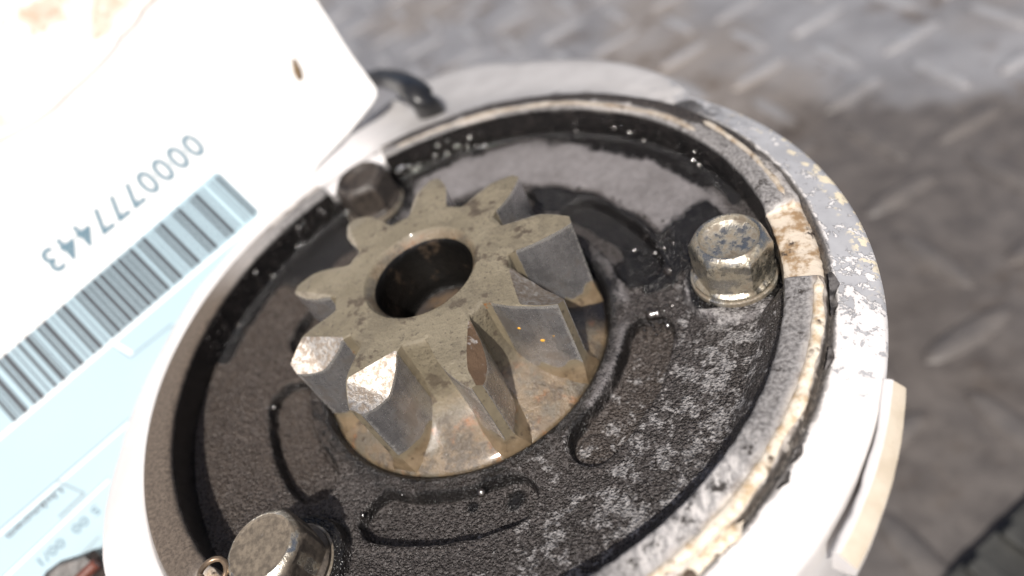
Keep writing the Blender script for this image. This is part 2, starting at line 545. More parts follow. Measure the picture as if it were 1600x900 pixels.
# --- housing
def build_housing():
    NT = 1440
    th = np.linspace(-180, 180, NT, endpoint=False)
    # outer border of the flange, measured round the axis
    ka = [-180, -175.6, -166, -156, -148, -140, -125, -105, -95, 44, 49, 52, 54.7, 62, 70, 80, 88, 95, 101, 107, 112, 117, 121, 128, 136, 154, 170, 180]
    kr = [50.8, 50.9, 50.2, 50.1, 49.4, 48.9, 48.0, 46.4, 46.2, 46.2, 48.4, 50.2, 51.6, 54.4, 57.6, 61.2, 64.4, 70.2, 72.3, 71.5, 68.0, 61.5, 56.0, 53.2, 52.3, 50.2, 50.4, 50.8]
    Rf = np.interp(th, ka, kr)
    k = np.hanning(17); k /= k.sum()
    Rf = np.convolve(np.r_[Rf[-40:], Rf, Rf[:40]], k, 'same')[40:-40]
    ear = ss(.4, 3.0, Rf-46.2)
    notch = np.zeros(NT)
    for bx, by in BOLTS:
        a = math.degrees(math.atan2(by-BC[1], bx-BC[0]))
        notch = np.maximum(notch, 1-ss(7.2, 8.6, np.abs(adiff(th, a))))
    nz = lambda s, sc_, o=3: vnoise(np.stack([np.cos(np.radians(th))*41, np.sin(np.radians(th))*41, np.zeros(NT)], 1), sc_, s, o)
    rag = nz(3, 2.2); rag2 = nz(5, .8); rag3 = nz(9, 6)
    rough = 1-ss(120, 150, np.abs(adiff(th, 20)))            # right and top are ragged, the left is clean
    cols = []
    lip = rough*(.22*rag+.10*rag2)
    top = 7.0+.12*rag3*rough
    drop = notch*1.0
    P = [(37.3, 1.0), (37.25, 1.6), (37.2, 2.3), (37.2, 3.0), (37.2, 3.7), (37.2, 4.4), (37.2, 5.1), (37.2, 5.7), (37.2, 6.3)]
    for r, z in P: cols.append((np.full(NT, r)+.10*nz(21, 1.5)*(z > 1.2), np.minimum(z, top-drop-.5)))
    cols.append((37.35+.10*rag2, top-drop-.22))
    for r in (37.6, 38.0, 38.5, 39.0, 39.5, 39.9, 40.25): cols.append((np.full(NT, r)+.04*rag2, top-drop+.05*nz(int(r*10), 1.0)*rough-(.12 if r < 37.7 else 0)))
    cols.append((40.6+lip*.6, top-drop-.10))
    cols.append((40.9+lip, top-drop*.9-.45))
    cols.append((41.05+lip, top-drop*.6-1.0))
    cols.append((41.15+lip*.8, np.full(NT, 5.35)))
    cols.append((41.35+lip*.6, np.full(NT, 5.05)))
    cols.append((41.6+lip*.6+.12*rag2*rough, 5.62+.08*rag*rough))
    fz = 3.0
    for t in (.08, .2, .35, .5, .65, .8, .92):
        r1 = 41.9+(46.0-41.9)*t; z1 = 5.58-(5.58-4.2)*t
        r2 = 41.9+(Rf-.8-41.9)*t; z2 = 5.3*(1-ss(0, .35, t))+fz*ss(0, .35, t)
        cols.append((r1*(1-ear)+r2*ear, z1*(1-ear)+z2*ear))
    for dr, dz in ((-.35, .05), (-.08, -.25), (.0, -.7), (.02, -1.6), (.03, -3.2), (.03, -5.6)):
        r1 = 46.25+dr; z1 = 4.1+dz; r2 = Rf+dr; z2 = fz+dz
        cols.append((r1*(1-ear)+r2*ear, z1*(1-ear)+z2*ear))
    cols.append((46.3*(1-ear)+(Rf-.6)*ear, np.full(NT, -4.0)))
    cols.append((np.full(NT, 46.2), np.full(NT, -5.2)))
    for z in (-12, -25, -45, -70, -111.9): cols.append((np.full(NT, 46.2 if z > -20 else 44.0), np.full(NT, float(z))))
    rr = np.stack([c[0]*np.ones(NT) for c in cols], 1); zz = np.stack([c[1]*np.ones(NT) for c in cols], 1)
    T = np.repeat(np.radians(th)[:, None], rr.shape[1], 1)
    x = BC[0]+rr*np.cos(T); y = BC[1]+rr*np.sin(T)
    v = np.stack([x, y, zz], -1).reshape(-1, 3)
    # facet on the left flange
    A = np.array([-43.03, -6.42]); B = np.array([-40.12, -25.7])
    t_ = (B-A)/np.linalg.norm(B-A); n_ = np.array([t_[1], -t_[0]])
    if n_ @ np.array([-1, 0]) < 0: n_ = -n_
    dd = (v[:, :2]-A) @ n_
    sel = (v[:, 2] < 5.4) & (v[:, 2] > -3.5) & (v[:, 0] < -20)
    v[:, 2] -= np.where(sel, np.clip(dd, 0, 12)*.30, 0)
    # the upper ear leans away a little
    rad = np.hypot(v[:, 0]-BC[0], v[:, 1]-BC[1])
    a_ = np.degrees(np.arctan2(v[:, 1]-BC[1], v[:, 0]-BC[0]))
    v[:, 2] -= np.where((v[:, 2] > -6) & (v[:, 1] > 30), np.clip(rad-47.5, 0, 30)*.16*ss(46, 56, a_)*(1-ss(112, 122, a_)), 0)
    # casting dimples on the ear
    for (dx, dy, rr_, h) in ((-8.7, 58.8, 3.2, -.5), (-14.0, 57.0, 2.2, .4)):
        q = np.hypot(v[:, 0]-dx, v[:, 1]-dy); v[:, 2] += np.where(v[:, 2] > 2.5, h*np.exp(-(q/rr_)**2*2), 0)
    TH = np.repeat(th[:, None], rr.shape[1], 1).ravel()
    NO = np.repeat(notch[:, None], rr.shape[1], 1).ravel(); RO = np.repeat(rough[:, None], rr.shape[1], 1).ravel()
    R0 = rr.ravel(); Z0 = zz.ravel()
    n = vnoise(v, 2.0, 31, 4); n5 = vnoise(v, 6.0, 33, 3)
    NO = np.clip(ss(.25, .75, NO+.45*n*(NO > .02)*(NO < .999)-.35*ss(.1, .6, vnoise(v, 1.3, 71, 3))*(NO > .3)), 0, 1)
    inner = np.where(R0 < 37.3, 1-ss(6.3, 6.95, Z0+.4*n), 0)
    oil_shade = inner*(1-.75*NO*ss(4.0, 5.4, Z0))
    cr_h = np.where((R0 > 41.0) & (R0 < 41.75) & (Z0 < 6.2), 1.0, 0)
    onrim = 1-ss(41.3, 41.7, R0)
    left = 1-RO
    bro = onrim*left*(1-NO)
    # cream paint on the notches and at the outer edge of the rim
    edge = ss(39.2, 39.9, R0+.5*n)*(1-ss(41.2, 41.5, R0))*RO
    cream = np.clip(np.maximum(NO*onrim, edge*(.55+.6*n5)), 0, 1)
    cream = np.maximum(cream, .6*onrim*RO*ss(25, 60, TH)*(1-ss(110, 125, TH))*ss(-.1, .3, n5)*.8)
    rimf = onrim*RO*(1-cream)*(1-NO)
    pale = ss(-.35, .1, n5)*(1-ss(-42, -34, TH+4*n))
    white_notch = NO*onrim*(np.abs(adiff(TH, 122)) < 12)
    cream = cream*(1-white_notch)
    rimf = rimf*(1-white_notch)
    crust = onrim*RO*ss(38.2, 39.0, R0+.8*n-.9*(1-ss(20, 45, TH)))*np.clip(ss(12, 34, TH)*(1-ss(104, 118, TH))*1.5+.35*ss(-70, -30, TH), 0, 1)*(1-white_notch)*(1-.8*NO)
    crust = np.maximum(crust, cr_h*RO*.9*(1-white_notch))
    crust = np.maximum(crust, ss(41.2, 41.5, R0)*(1-ss(44.2, 45.6, R0+1.6*n))*ss(26, 46, TH+8*n5)*(1-ss(92, 104, TH+6*n5)))
    peel = ss(41.6, 42.2, R0)*(Z0 > -4)*(1-ss(14, 52, np.abs(adiff(TH, 18))))
    grime = ss(41.5, 42.0, R0)
    ear_grey = ss(41.8, 43, R0)*ss(40, 54, TH)*(1-ss(104, 122, TH+4*n5))  # paint turned greyer across the upper ear
    primer = ss(44.0, 44.8, R0)*(Z0 > 2)*(1-ss(16, 26, np.abs(adiff(TH, 14))))
    f = gridfaces(NT, rr.shape[1], cu=True)
    return mk('housing', v, f, MH, motor, attrs={'oil_shade': oil_shade, 'cream': cream, 'peel': peel, 'crust': crust, 'rim': rimf, 'brown': bro, 'grime': grime, 'primer': primer, 'ear_grey': ear_grey, 'pale': pale})


housing = build_housing()


# --- lug on the shoulder with its bare beige edge
def build_lug():
    a0, a1 = -21.3, -41.6
    n = 26
    th = np.linspace(a0, a1, n)
    nn = vnoise(np.stack([th*1.0, th*0, th*0], 1), 3.0, 5, 3)
    r_mid = np.interp(th, [a1, a0], [47.85, 46.85])+.06*nn
    r_out = np.interp(th, [a1, a0], [49.25, 47.9])+.08*nn
    r_in = np.interp(th, [a1, -33, a0], [47.25, 46.62, 45.9])+.14*vnoise(np.stack([th, th*0+4, th*0], 1), 1.5, 9, 2)
    cols = [(r_in, np.full(n, .5)), (r_in, np.full(n, 3.9)), (r_in+.12, np.full(n, 4.2)), (r_mid*.5+r_in*.5, 4.3+.04*nn),
            (r_mid-.1, 4.3+.03*nn), (r_mid, np.full(n, 4.2)), (r_mid*.6+r_out*.4, 3.85+.03*nn), (r_out-.15, 3.45+.05*nn), (r_out, np.full(n, 3.2)), (r_out-.1, np.full(n, 1.6)), (r_in, np.full(n, .5))]
    rr = np.stack([c[0] for c in cols], 1); zz = np.stack([c[1] for c in cols], 1)
    T = np.radians(th)[:, None]
    v = np.stack([BC[0]+rr*np.cos(T), BC[1]+rr*np.sin(T), zz], -1).reshape(-1, 3)
    k = len(cols)
    f = gridfaces(n, k).tolist()
    f += [list(range(0, k-1))[::-1], list(range((n-1)*k, (n-1)*k+k-1))]
    fm = [1 if (i % (k-1)) in (5, 6, 7) else 0 for i in range((n-1)*(k-1))]+[0, 0]
    z = np.zeros(len(v))
    o = mk('edge_lug', v, f, [MH, MLUG], housing, fmat=fm, sharp=35,
           attrs={a: z for a in ('oil_shade', 'cream', 'peel', 'crust', 'rim', 'brown', 'grime', 'primer', 'ear_grey', 'pale')})
    tag(o, 'white lug with a bare beige outer edge')


build_lug()


# --- sealant bead squeezed out along the rim edge
def build_bead(a0, a1, r0, zc, rad, seed, nm, mat=None, tone=0.0):
    n = int(abs(a1-a0)*6); m_ = 10
    th = np.linspace(a0, a1, n)
    q = np.stack([th*.7, th*0, th*0+seed], 1)
    n1 = vnoise(q, 4.0, seed, 3); n2 = vnoise(q, 1.2, seed+3, 2)
    rad_ = rad*(1+.55*n1+.25*n2)*ss(0, 2, np.abs(th-a0))*ss(0, 2, np.abs(th-a1))+.02
    rc = r0+.25*n1
    ph = np.linspace(0, 2*math.pi, m_, endpoint=False)
    rr = rc[:, None]+rad_[:, None]*np.cos(ph)*1.15; zz = zc+rad_[:, None]*np.sin(ph)*.75
    T = np.radians(th)[:, None]
    v = np.stack([BC[0]+rr*np.cos(T), BC[1]+rr*np.sin(T), zz], -1).reshape(-1, 3)
    dark = np.repeat((.75*ss(.1, .7, n2))[:, None], m_, 1).ravel()*np.tile(.4+.6*ss(-.3, .6, np.cos(ph)), n)
    return mk(nm, v, gridfaces(n, m_, cv=True), mat or MBEAD, housing, attrs={'dark': dark, 'tone': np.full(len(v), tone)})


build_bead(-68, -8.5, 40.35, 6.92, .44, 3, 'sealant_bead')
build_bead(-70, -45, 41.35, 6.0, .50, 8, 'sealant_bead')
build_bead(9, 36, 39.7, 6.95, .28, 14, 'sealant_bead', tone=.5)
build_bead(34, 112, 38.0, 6.98, .30, 23, 'sealant_bead', tone=.7)


# --- peeled flakes of paint standing off the edge
def build_flakes():
    for (a, r, z, L_, w, tilt) in ((-9.5, 41.3, 6.2, 3.4, 1.1, .5), (-12.5, 41.35, 6.0, 2.6, .9, .7), (-21, 41.5, 5.9, 2.6, .8, .6), (-35, 41.8, 5.8, 2.0, .7, .2),
                                   (-38.5, 41.9, 5.7, 1.8, .8, .1)):
        n, k = 9, 4
        s_ = np.linspace(-.5, .5, n); tt = np.linspace(0, 1, k)
        S, Tt = np.meshgrid(s_, tt, indexing='ij')
        wob = vnoise(np.stack([S.ravel()*6, Tt.ravel()*3, np.full(S.size, a)], 1), 1.0, 4, 2).reshape(S.shape)
        rr = r+Tt*w*(1-np.abs(S)*1.2)*.8+.12*wob; zz = z-Tt*w*tilt*.6+Tt**2*.5+.15*wob
        T = np.radians(a)+S*L_/r
        top = np.stack([BC[0]+rr*np.cos(T), BC[1]+rr*np.sin(T), zz], -1).reshape(-1, 3)
        v = np.r_[top, top-np.array([0, 0, .12])]
        f = gridfaces(n, k); f = np.r_[f, f[:, ::-1]+n*k]
        mk('paint_flake', v, f, MFLAKE, housing)


build_flakes()


# --- cover plate with six sunk slots
def build_plate():
    R = np.r_[18.72, 18.75, 18.85, 19.0, 19.2, 19.45, np.linspace(19.7, 37.28, 165)]
    NT = 1260
    th = np.linspace(-180, 180, NT, endpoint=False)
    TT, RR = np.meshgrid(th, R, indexing='ij')
    x = RR*np.cos(np.radians(TT)); y = RR*np.sin(np.radians(TT))
    # outer rows follow the housing's own circle
    k = ss(28, 37.28, RR); x = x+BC[0]*k; y = y+BC[1]*k
    p = np.stack([x.ravel(), y.ravel(), np.zeros(x.size)], 1)
    n1 = vnoise(p, 3.0, 2, 4).reshape(x.shape); n2 = vnoise(p, 9.0, 6, 3).reshape(x.shape); n3 = vnoise(p, 1.0, 12, 2).reshape(x.shape)
    z = 1.9*ss(23, 35.5, RR)+.5*ss(36.2, 37.4, RR)
    z -= .9*(1-ss(18.7, 19.6, RR))**2
    z += 2.6*ss(34.2, 37.2, RR+.5*n1)*(1-ss(50, 80, np.abs(adiff(TT, -62))))
    depth = np.zeros_like(x)
    slot_wet_shade = np.zeros_like(x); rimglow = np.zeros_like(x)
    for c in SLOTS:
        a = np.radians(adiff(TT, c))
        half = R_(24.2)-2.9/24.0
        ac = np.clip(a, -half, half)
        q = np.hypot(RR*np.cos(a-ac)-24.0, RR*np.sin(a-ac))+.18*n1+.06*n3
        w = 1-ss(2.45, 3.0, q)
        dp = 1.6
        step = np.where(RR < 24.2+.2*n1, 1, 0)*(c == -148.5)
        depth = np.maximum(depth, w*(dp-.5*step*(1-ss(2.0, 2.6, q))))
        slot_wet_shade = np.maximum(slot_wet_shade, np.exp(-((q-2.72)/.28)**2))  # oily slot edge, its dark outline also painting the edge shadow
        z = z+.22*np.exp(-((q-3.35)/.45)**2)             # soft raised lip
    z = z-depth
    # round boss at the near end of the right slot
    q = np.hypot(x-back(926, 697, .0)[0], y-back(926, 697, .0)[1])
    z = z+.35*(1-ss(1.6, 2.4, q))*ss(.2, .8, depth)-.12*np.exp(-((q-2.5)/.3)**2)
    # spot faces round the bolts
    for bx, by in BOLTS:
        q = np.hypot(x-bx, y-by)
        s_ = 1-ss(5.7, 6.1, q)
        z = z*(1-s_)+(1.9)*s_
        z = z-.25*np.exp(-((q-6.1)/.35)**2)
    z = z+.07*n1+.10*n2+.03*n3
    # ------ stains, and shade painted along the slot edges
    A = TT
    grey = ss(10, 26, A)*(1-ss(112, 130, A))*ss(27.6, 28.6, RR+.9*n1)*(1-ss(35.2, 36.4, RR+.7*n1))
    grey = np.maximum(grey, .8*(np.abs(adiff(A, -8)) < 30)*ss(19.6, 20.2, RR+.3*n1)*(1-ss(21.0, 21.9, RR+.6*n1))*ss(-.25, .2, n1))
    grey = np.maximum(grey, .75*(np.abs(adiff(A, 40)) < 34)*ss(19.6, 20.2, RR)*(1-ss(21.2, 22.4, RR+.8*n1))*ss(-.1, .3, n2))
    qb = np.hypot(x-BOLTS[0][0], y-BOLTS[0][1])
    ringm = ss(4.6, 4.9, qb)*(1-ss(5.6, 6.0, qb))
    grey = np.maximum(grey*ss(5.5, 7.0, qb+1.5*n1), ringm*.9*(y < 0)*(x < 37))
    brown = ss(112, 150, np.abs(adiff(A, 0)))
    brown = np.maximum(brown*.95, .55*(np.abs(adiff(A, -27)) < 24)*(depth > .7))
    dust = (1-ss(30, 62, np.abs(adiff(A, -35))))*ss(25, 28, RR)*(1-.5*ss(34, 37, RR))
    dust = np.maximum(dust, .75*(1-ss(20, 50, np.abs(adiff(A, -45))))*ss(19.5, 21, RR))
    dust = np.maximum(dust, .35*ss(20, 60, 180-np.abs(adiff(A, 85)))*0)
    wet_shade = ss(35.6, 36.6, RR+.6*n1)*ss(14, 22, A)
    wet_shade = np.maximum(wet_shade, .95*(1-ss(5, 14, np.abs(adiff(A, 16))))*(1-ss(6, 7.5, np.abs(RR-28)))*ss(-.5, .1, n1+.3))
    wet_shade = np.maximum(wet_shade, .85*(np.abs(adiff(A, 38)) < 34)*(1-ss(27.2, 28.4, RR+.6*n1))*ss(22.6, 23.6, RR+.5*n1))
    wet_shade = np.maximum(wet_shade, .9*(1-ss(4.6, 7.0, qb+1.2*n1))*(y > -3.5))
    wet_shade = np.maximum(wet_shade, .95*np.clip(slot_wet_shade*1.3, 0, 1))
    wet_shade = np.maximum(wet_shade, .85*ss(33.0, 35.5, RR+1.2*n2+.8*n1)*ss(16, 30, A)*(1-.55*np.exp(-((A-82)/12)**2)))
    wet_shade = np.maximum(wet_shade, .60*(1-ss(20.5, 22.5, RR+n1))*np.ones_like(RR))
    wet_shade = np.maximum(wet_shade, .9*np.exp(-((x-8.2)**2+(y+21.9)**2)/2.6)*1.1)
    wet_shade = np.maximum(wet_shade, .9*np.exp(-((x-3.4)**2/1.5+(y+22.2)**2/1.0))*1.1)
    wet_shade = np.maximum(wet_shade, (1-ss(19.2, 19.9, RR))*.9)
    for bx, by in BOLTS[1:]:
        wet_shade = np.maximum(wet_shade, .8*(1-ss(5.6, 7.2, np.hypot(x-bx, y-by)+1.0*n1)))
    wet_shade = np.maximum(wet_shade, .85*ss(104, 116, A)*(1-ss(150, 165, A))*(1-ss(30, 34, 60-RR)))
    def blur(a, k):
        for _ in range(2):
            a = sum(np.roll(a, i, 0) for i in range(-k, k+1))/(2*k+1)
            b = np.pad(a, ((0, 0), (k, k)), 'edge')
            a = sum(b[:, i:i+a.shape[1]] for i in range(2*k+1))/(2*k+1)
        return a
    wet_shade = blur(np.clip(wet_shade, 0, 1), 2); grey = blur(np.clip(grey, 0, 1), 2)
    v = np.stack([x, y, z], -1).reshape(-1, 3)
    f = gridfaces(NT, len(R), cu=True)
    at = {'grey': np.clip(grey, 0, 1), 'brown': np.clip(brown, 0, 1), 'dust': np.clip(dust, 0, 1), 'wet_shade': np.clip(wet_shade, 0, 1)}
    # wall of the hole downwards
    th2 = np.radians(th)
    o = mk('cover_plate', v, f, MP, motor, attrs=at)
    hw = np.stack([np.stack([18.72*np.cos(th2), 18.72*np.sin(th2), np.full(NT, zv)], -1) for zv in (-.88, -6.0)], 1).reshape(-1, 3)
    return o


plate = build_plate()


# --- oil droplets that sit on the wall, in the slots and by the bolt
def build_drops():
    ico = bmesh.new(); bmesh.ops.create_icosphere(ico, subdivisions=2, radius=1.0)
    bv = np.array([v.co[:] for v in ico.verts]); bf = np.array([[v.index for v in f.verts] for f in ico.faces]); ico.free()
    V = []; F = []; nb = 0
    pts = []
    for _ in range(260):                              # on the inner wall, thickest on the upper left
        a = R_(random.choice([random.uniform(105, 178), random.uniform(18, 75), random.uniform(75, 110), random.uniform(105, 165)]))
        pts.append((BC[0]+37.15*math.cos(a), BC[1]+37.15*math.sin(a), random.uniform(2.2, 6.6), random.uniform(.10, .26)))
    for _ in range(60):                               # left of the near bolt
        a = R_(random.gauss(13, 7)); r_ = random.gauss(28.3, 1.8)
        pts.append((r_*math.cos(a), r_*math.sin(a), 1.9*float(ss(23, 35.5, r_))+.03, random.uniform(.09, .26)))
    for _ in range(40):                               # at the top of the right slot
        a = R_(random.gauss(-5, 3)); r_ = random.gauss(24.6, .9)
        pts.append((r_*math.cos(a), r_*math.sin(a), .25, random.uniform(.10, .24)))
    for _ in range(36):
        a = R_(random.uniform(18, 60)); r_ = random.uniform(26.6, 28.4)
        pts.append((r_*math.cos(a), r_*math.sin(a), 1.9*float(ss(23, 35.5, r_))+.1, random.uniform(.09, .22)))
    for _ in range(40):
        a = R_(random.uniform(100, 170)); r_ = random.uniform(33, 36.8)
        pts.append((r_*math.cos(a)+1, r_*math.sin(a), 1.9, random.uniform(.10, .25)))
    for (x, y, z, s) in pts:
        V.append(bv*np.array([s, s, s*.8])+np.array([x, y, z])); F.append(bf+nb); nb += len(bv)
    gl = []  # added flat drops, tilted between sun and camera so they glint
    for _ in range(34):
        a = R_(random.choice([random.uniform(112, 172), random.uniform(112, 150), random.uniform(88, 112), random.uniform(25, 70)]))
        gl.append((BC[0]+37.0*math.cos(a), BC[1]+37.0*math.sin(a), random.uniform(2.0, 5.6)))
    for _ in range(9):
        a = R_(random.gauss(12, 6)); r_ = random.gauss(28, 1.5); gl.append((r_*math.cos(a), r_*math.sin(a), 1.0))
    for _ in range(7):
        a = R_(random.gauss(-5, 2)); r_ = random.gauss(24.8, .7); gl.append((r_*math.cos(a), r_*math.sin(a), .4))
    for px, py in ((428, 637), (752, 770), (566, 805)):
        gl.append(tuple(back(px, py, .1)))
    chain = []
    for px, py in ((605, 268), (622, 268), (640, 260), (655, 258), (680, 243), (698, 240), (718, 229), (730, 228), (745, 228), (758, 228), (983, 207), (1006, 220), (1083, 250), (1092, 258), (962, 235), (505, 331), (1045, 265), (960, 200), (900, 205)):
        p = back(px, py, 4.0); a = math.atan2(p[1]-BC[1], p[0]-BC[0])
        for z in np.arange(1.0, 7, .25):              # slide to the wall
            p = back(px, py, z)
            if math.hypot(p[0]-BC[0], p[1]-BC[1]) < 36.95: break
        chain.append(tuple(p))
    ng = len(gl); gl += chain
    for gi, (x, y, z) in enumerate(gl):
        p = np.array([x, y, z]); vw = CC-p; vw /= np.linalg.norm(vw)
        hv = SUN+vw; hv /= np.linalg.norm(hv); hv = hv+rng.normal(0, .10 if gi < ng else .02, 3); hv /= np.linalg.norm(hv)
        t1 = np.cross(hv, [1, 0, 0]); t1 /= np.linalg.norm(t1); t2 = np.cross(hv, t1)
        s = random.uniform(.35, .78)**2 if gi < ng else random.uniform(.30, .46)
        q = bv*np.array([s, s*random.uniform(.7, 1), s*.22])
        V.append(q[:, :1]*t1+q[:, 1:2]*t2+q[:, 2:]*hv+p); F.append(bf+nb); nb += len(bv)
    o = mk('oil_droplets', np.concatenate(V), np.concatenate(F), MDROP, motor)
    o['kind'] = 'stuff'


build_drops()


# --- hex bolts with washers
def hexr(th, apo, cr):
    a = (th+math.pi/6) % (math.pi/3)-math.pi/6
    return np.minimum(apo/np.cos(a), cr)


def build_bolts():
    n = 96
    prof = [(0.0, 7.30, 0), (1.2, 7.34, 0), (2.2, 7.5, 0), (2.85, 7.72, 0), (3.12, 7.95, 0), (3.2, 8.25, 0), (3.32, 8.46, 0), (3.5, 8.5, 0), (3.66, 8.42, 0), (4.0, 8.05, .1), (4.28, 7.65, .45), (4.4, 7.3, .85), (4.4, 6.8, 1), (4.4, 5.6, 1), (4.4, 4.4, 1), (4.4, 3.55, 1),
            (4.42, 3.3, .8), (4.55, 3.15, .3), (4.66, 3.0, 0), (4.7, 2.75, 0), (4.66, 2.58, 0), (4.5, 2.56, 0)]
    th = np.linspace(0, 2*math.pi, n, endpoint=False)
    P = np.array(prof)
    hx = hexr(th, 4.0, 4.60)/4.4
    rr = P[None, :, 0]*(1-P[None, :, 2]+P[None, :, 2]*hx[:, None])
    v = np.stack([rr*np.cos(th)[:, None], rr*np.sin(th)[:, None], np.repeat(P[None, :, 1]-1.9, n, 0)], -1).reshape(-1, 3)
    f = gridfaces(n, len(P), cu=True)
    wp = [(3.5, .68), (4.80, .68), (4.93, .6), (4.97, .3), (4.93, .04), (4.8, 0)]
    wv, wf = lathe(wp, 64)
    wv += .03*vnoise(wv, 1.0, 3, 2)[:, None]
    def local(name, v, f, mat, at):
        me_o = mk(name, v*MM, f, mat, None, attrs=at, world_mm=False, sharp=24)
        return me_o
    rad = np.hypot(v[:, 0], v[:, 1])
    dirt0 = np.clip(.55+.5*vnoise(v, 3, 77, 2), 0, 1)
    b = local('hex_bolt', v, f, MBOLT, {'dirt': np.where(rad < 3.3, .50, .30)+0*dirt0, 'soot': np.zeros(len(v))})
    w = local('washer', wv, wf, MBOLT, {'dirt': np.full(len(wv), .55), 'soot': np.zeros(len(wv))})
    def place(bo, wo, p, rz, dz=0.0, sc_=.96):
        bo.parent = motor; wo.parent = bo
        bo.location = W((p[0], p[1], 1.9+dz)); bo.rotation_euler = (0, 0, rz); bo.scale = (sc_, sc_, sc_)
    place(b, w, (BOLTS[0][0]-.1, BOLTS[0][1]+.45), .35, 0, .95)
    b['label'] = 'clean shiny bolt with a dished head'
    for i, rz in ((1, 1.9), (2, .8)):
        c = b.copy(); c.data = b.data.copy(); col.objects.link(c); wc = w.copy(); col.objects.link(wc)
        if 'label' in c: del c['label']
        d_ = np.full(len(v), 1.3) - (.85 if i == 1 else 0)*((rad > 3.4) & (rad < 4.05))
        c.data.attributes['soot'].data.foreach_set('value', ((np.where(rad > 4.05, .7, 0) if i == 1 else np.full(len(v), .95))).astype(np.float32))
        c.data.attributes['dirt'].data.foreach_set('value', d_.astype(np.float32))
        if i == 1:                                    # this head is flat, its dish filled with dirt
            for vv in c.data.vertices:
                if math.hypot(vv.co.x, vv.co.y) < 3.25*MM: vv.co.z = max(vv.co.z, (8.40-1.9)*MM)
            c.data.update()
        place(c, wc, BOLTS[i], rz, -.5 if i == 1 else 0)
        c['label'] = 'greasy bolt with a dirty brown head' if i == 1 else 'blurred black oily bolt'


build_bolts()

# ------------------------------------------------------------------ pinion
H = 12.68
pin = empty('pinion_gear', W((0, 0, -1.5)))
pin.parent = motor


def build_pinion():
    prof = [(7.0, H-.02), (7.12, H), (7.6, H), (8.4, H), (9.2, H), (10.0, H), (10.55, H-.05), (10.75, H-.3), (10.8, H-1), (10.8, 10.5), (10.8, 9), (10.82, 7.5), (10.9, 6.4), (11.05, 5.2), (11.3, 4.2), (11.8, 3.2), (12.6, 2.3), (13.7, 1.5), (15.0, .85), (16.4, .3), (17.5, -.2), (18.3, -.65), (18.62, -1.0), (18.62, -2.7)]
    # finer
    P = [prof[0]]
    for a, b in zip(prof[:-1], prof[1:]):
        k = max(1, int(math.hypot(b[0]-a[0], b[1]-a[1])/.5))
        P += [(a[0]+(b[0]-a[0])*i/k, a[1]+(b[1]-a[1])*i/k) for i in range(1, k+1)]
    v, f = lathe(P, 240)
    n = vnoise(v, 2.5, 5, 3)
    low = 1-ss(1.6, 4.6, v[:, 2]+1.1*n)
    v[:, 2] += .05*vnoise(v, 1.2, 8, 2)*(v[:, 2] > H-.2)
    aa = np.degrees(np.arctan2(v[:, 1], v[:, 0]))
    gap_shade = ss(12.5, 15.0, np.hypot(v[:, 0], v[:, 1])+.8*n)*ss(-12, 0, aa+5*n)*(1-ss(150, 175, aa))  # black shade painted into the gaps right of and behind the teeth
    mk('gear_body', v, f, MK, pin, attrs={'low': low, 'oil_shade': gap_shade})
    # bore with its chamfer and the end of the shaft deep inside
    bp = [(7.02, H-.0), (6.55, H-.45), (6.15, H-1.1), (5.95, H-1.45), (5.9, 10.3), (5.9, 9.0), (5.9, 7.5), (5.9, 6.0), (5.9, 4.5), (5.8, 3.2), (5.2, 3.0)]
    v, f = lathe(bp, 128)
    fm = np.array([1 if (i % (len(bp)-1)) < 2 else 0 for i in range(len(f))])
    v += .04*vnoise(v, 1.1, 14, 2)[:, None]*(v[:, 2:3] < H-.1)
    mk('bore', v, f, [MBORE, MK], pin, fmat=fm, attrs={'low': (v[:, 2] < H-.01)*.7})
    sp = [(0.0, 4.6), (1.5, 4.55), (3.0, 4.5), (4.3, 4.4), (4.8, 4.2), (5.0, 3.8), (5.3, 3.2)]
    v, f = lathe(sp, 64); v[:, 2] += .12*vnoise(v, 1.4, 18, 3)
    mk('shaft_end', v, f, MSH, pin)


build_pinion()


def tooth_half(r):
    return np.interp(r, [9.6, 10.8, 11.2, 12.0, 13.0, 14.0, 14.8, 15.6, 16.3, 16.9, 17.3], [2.9, 2.48, 2.42, 2.40, 2.36, 2.22, 2.00, 1.66, 1.28, .90, .58])


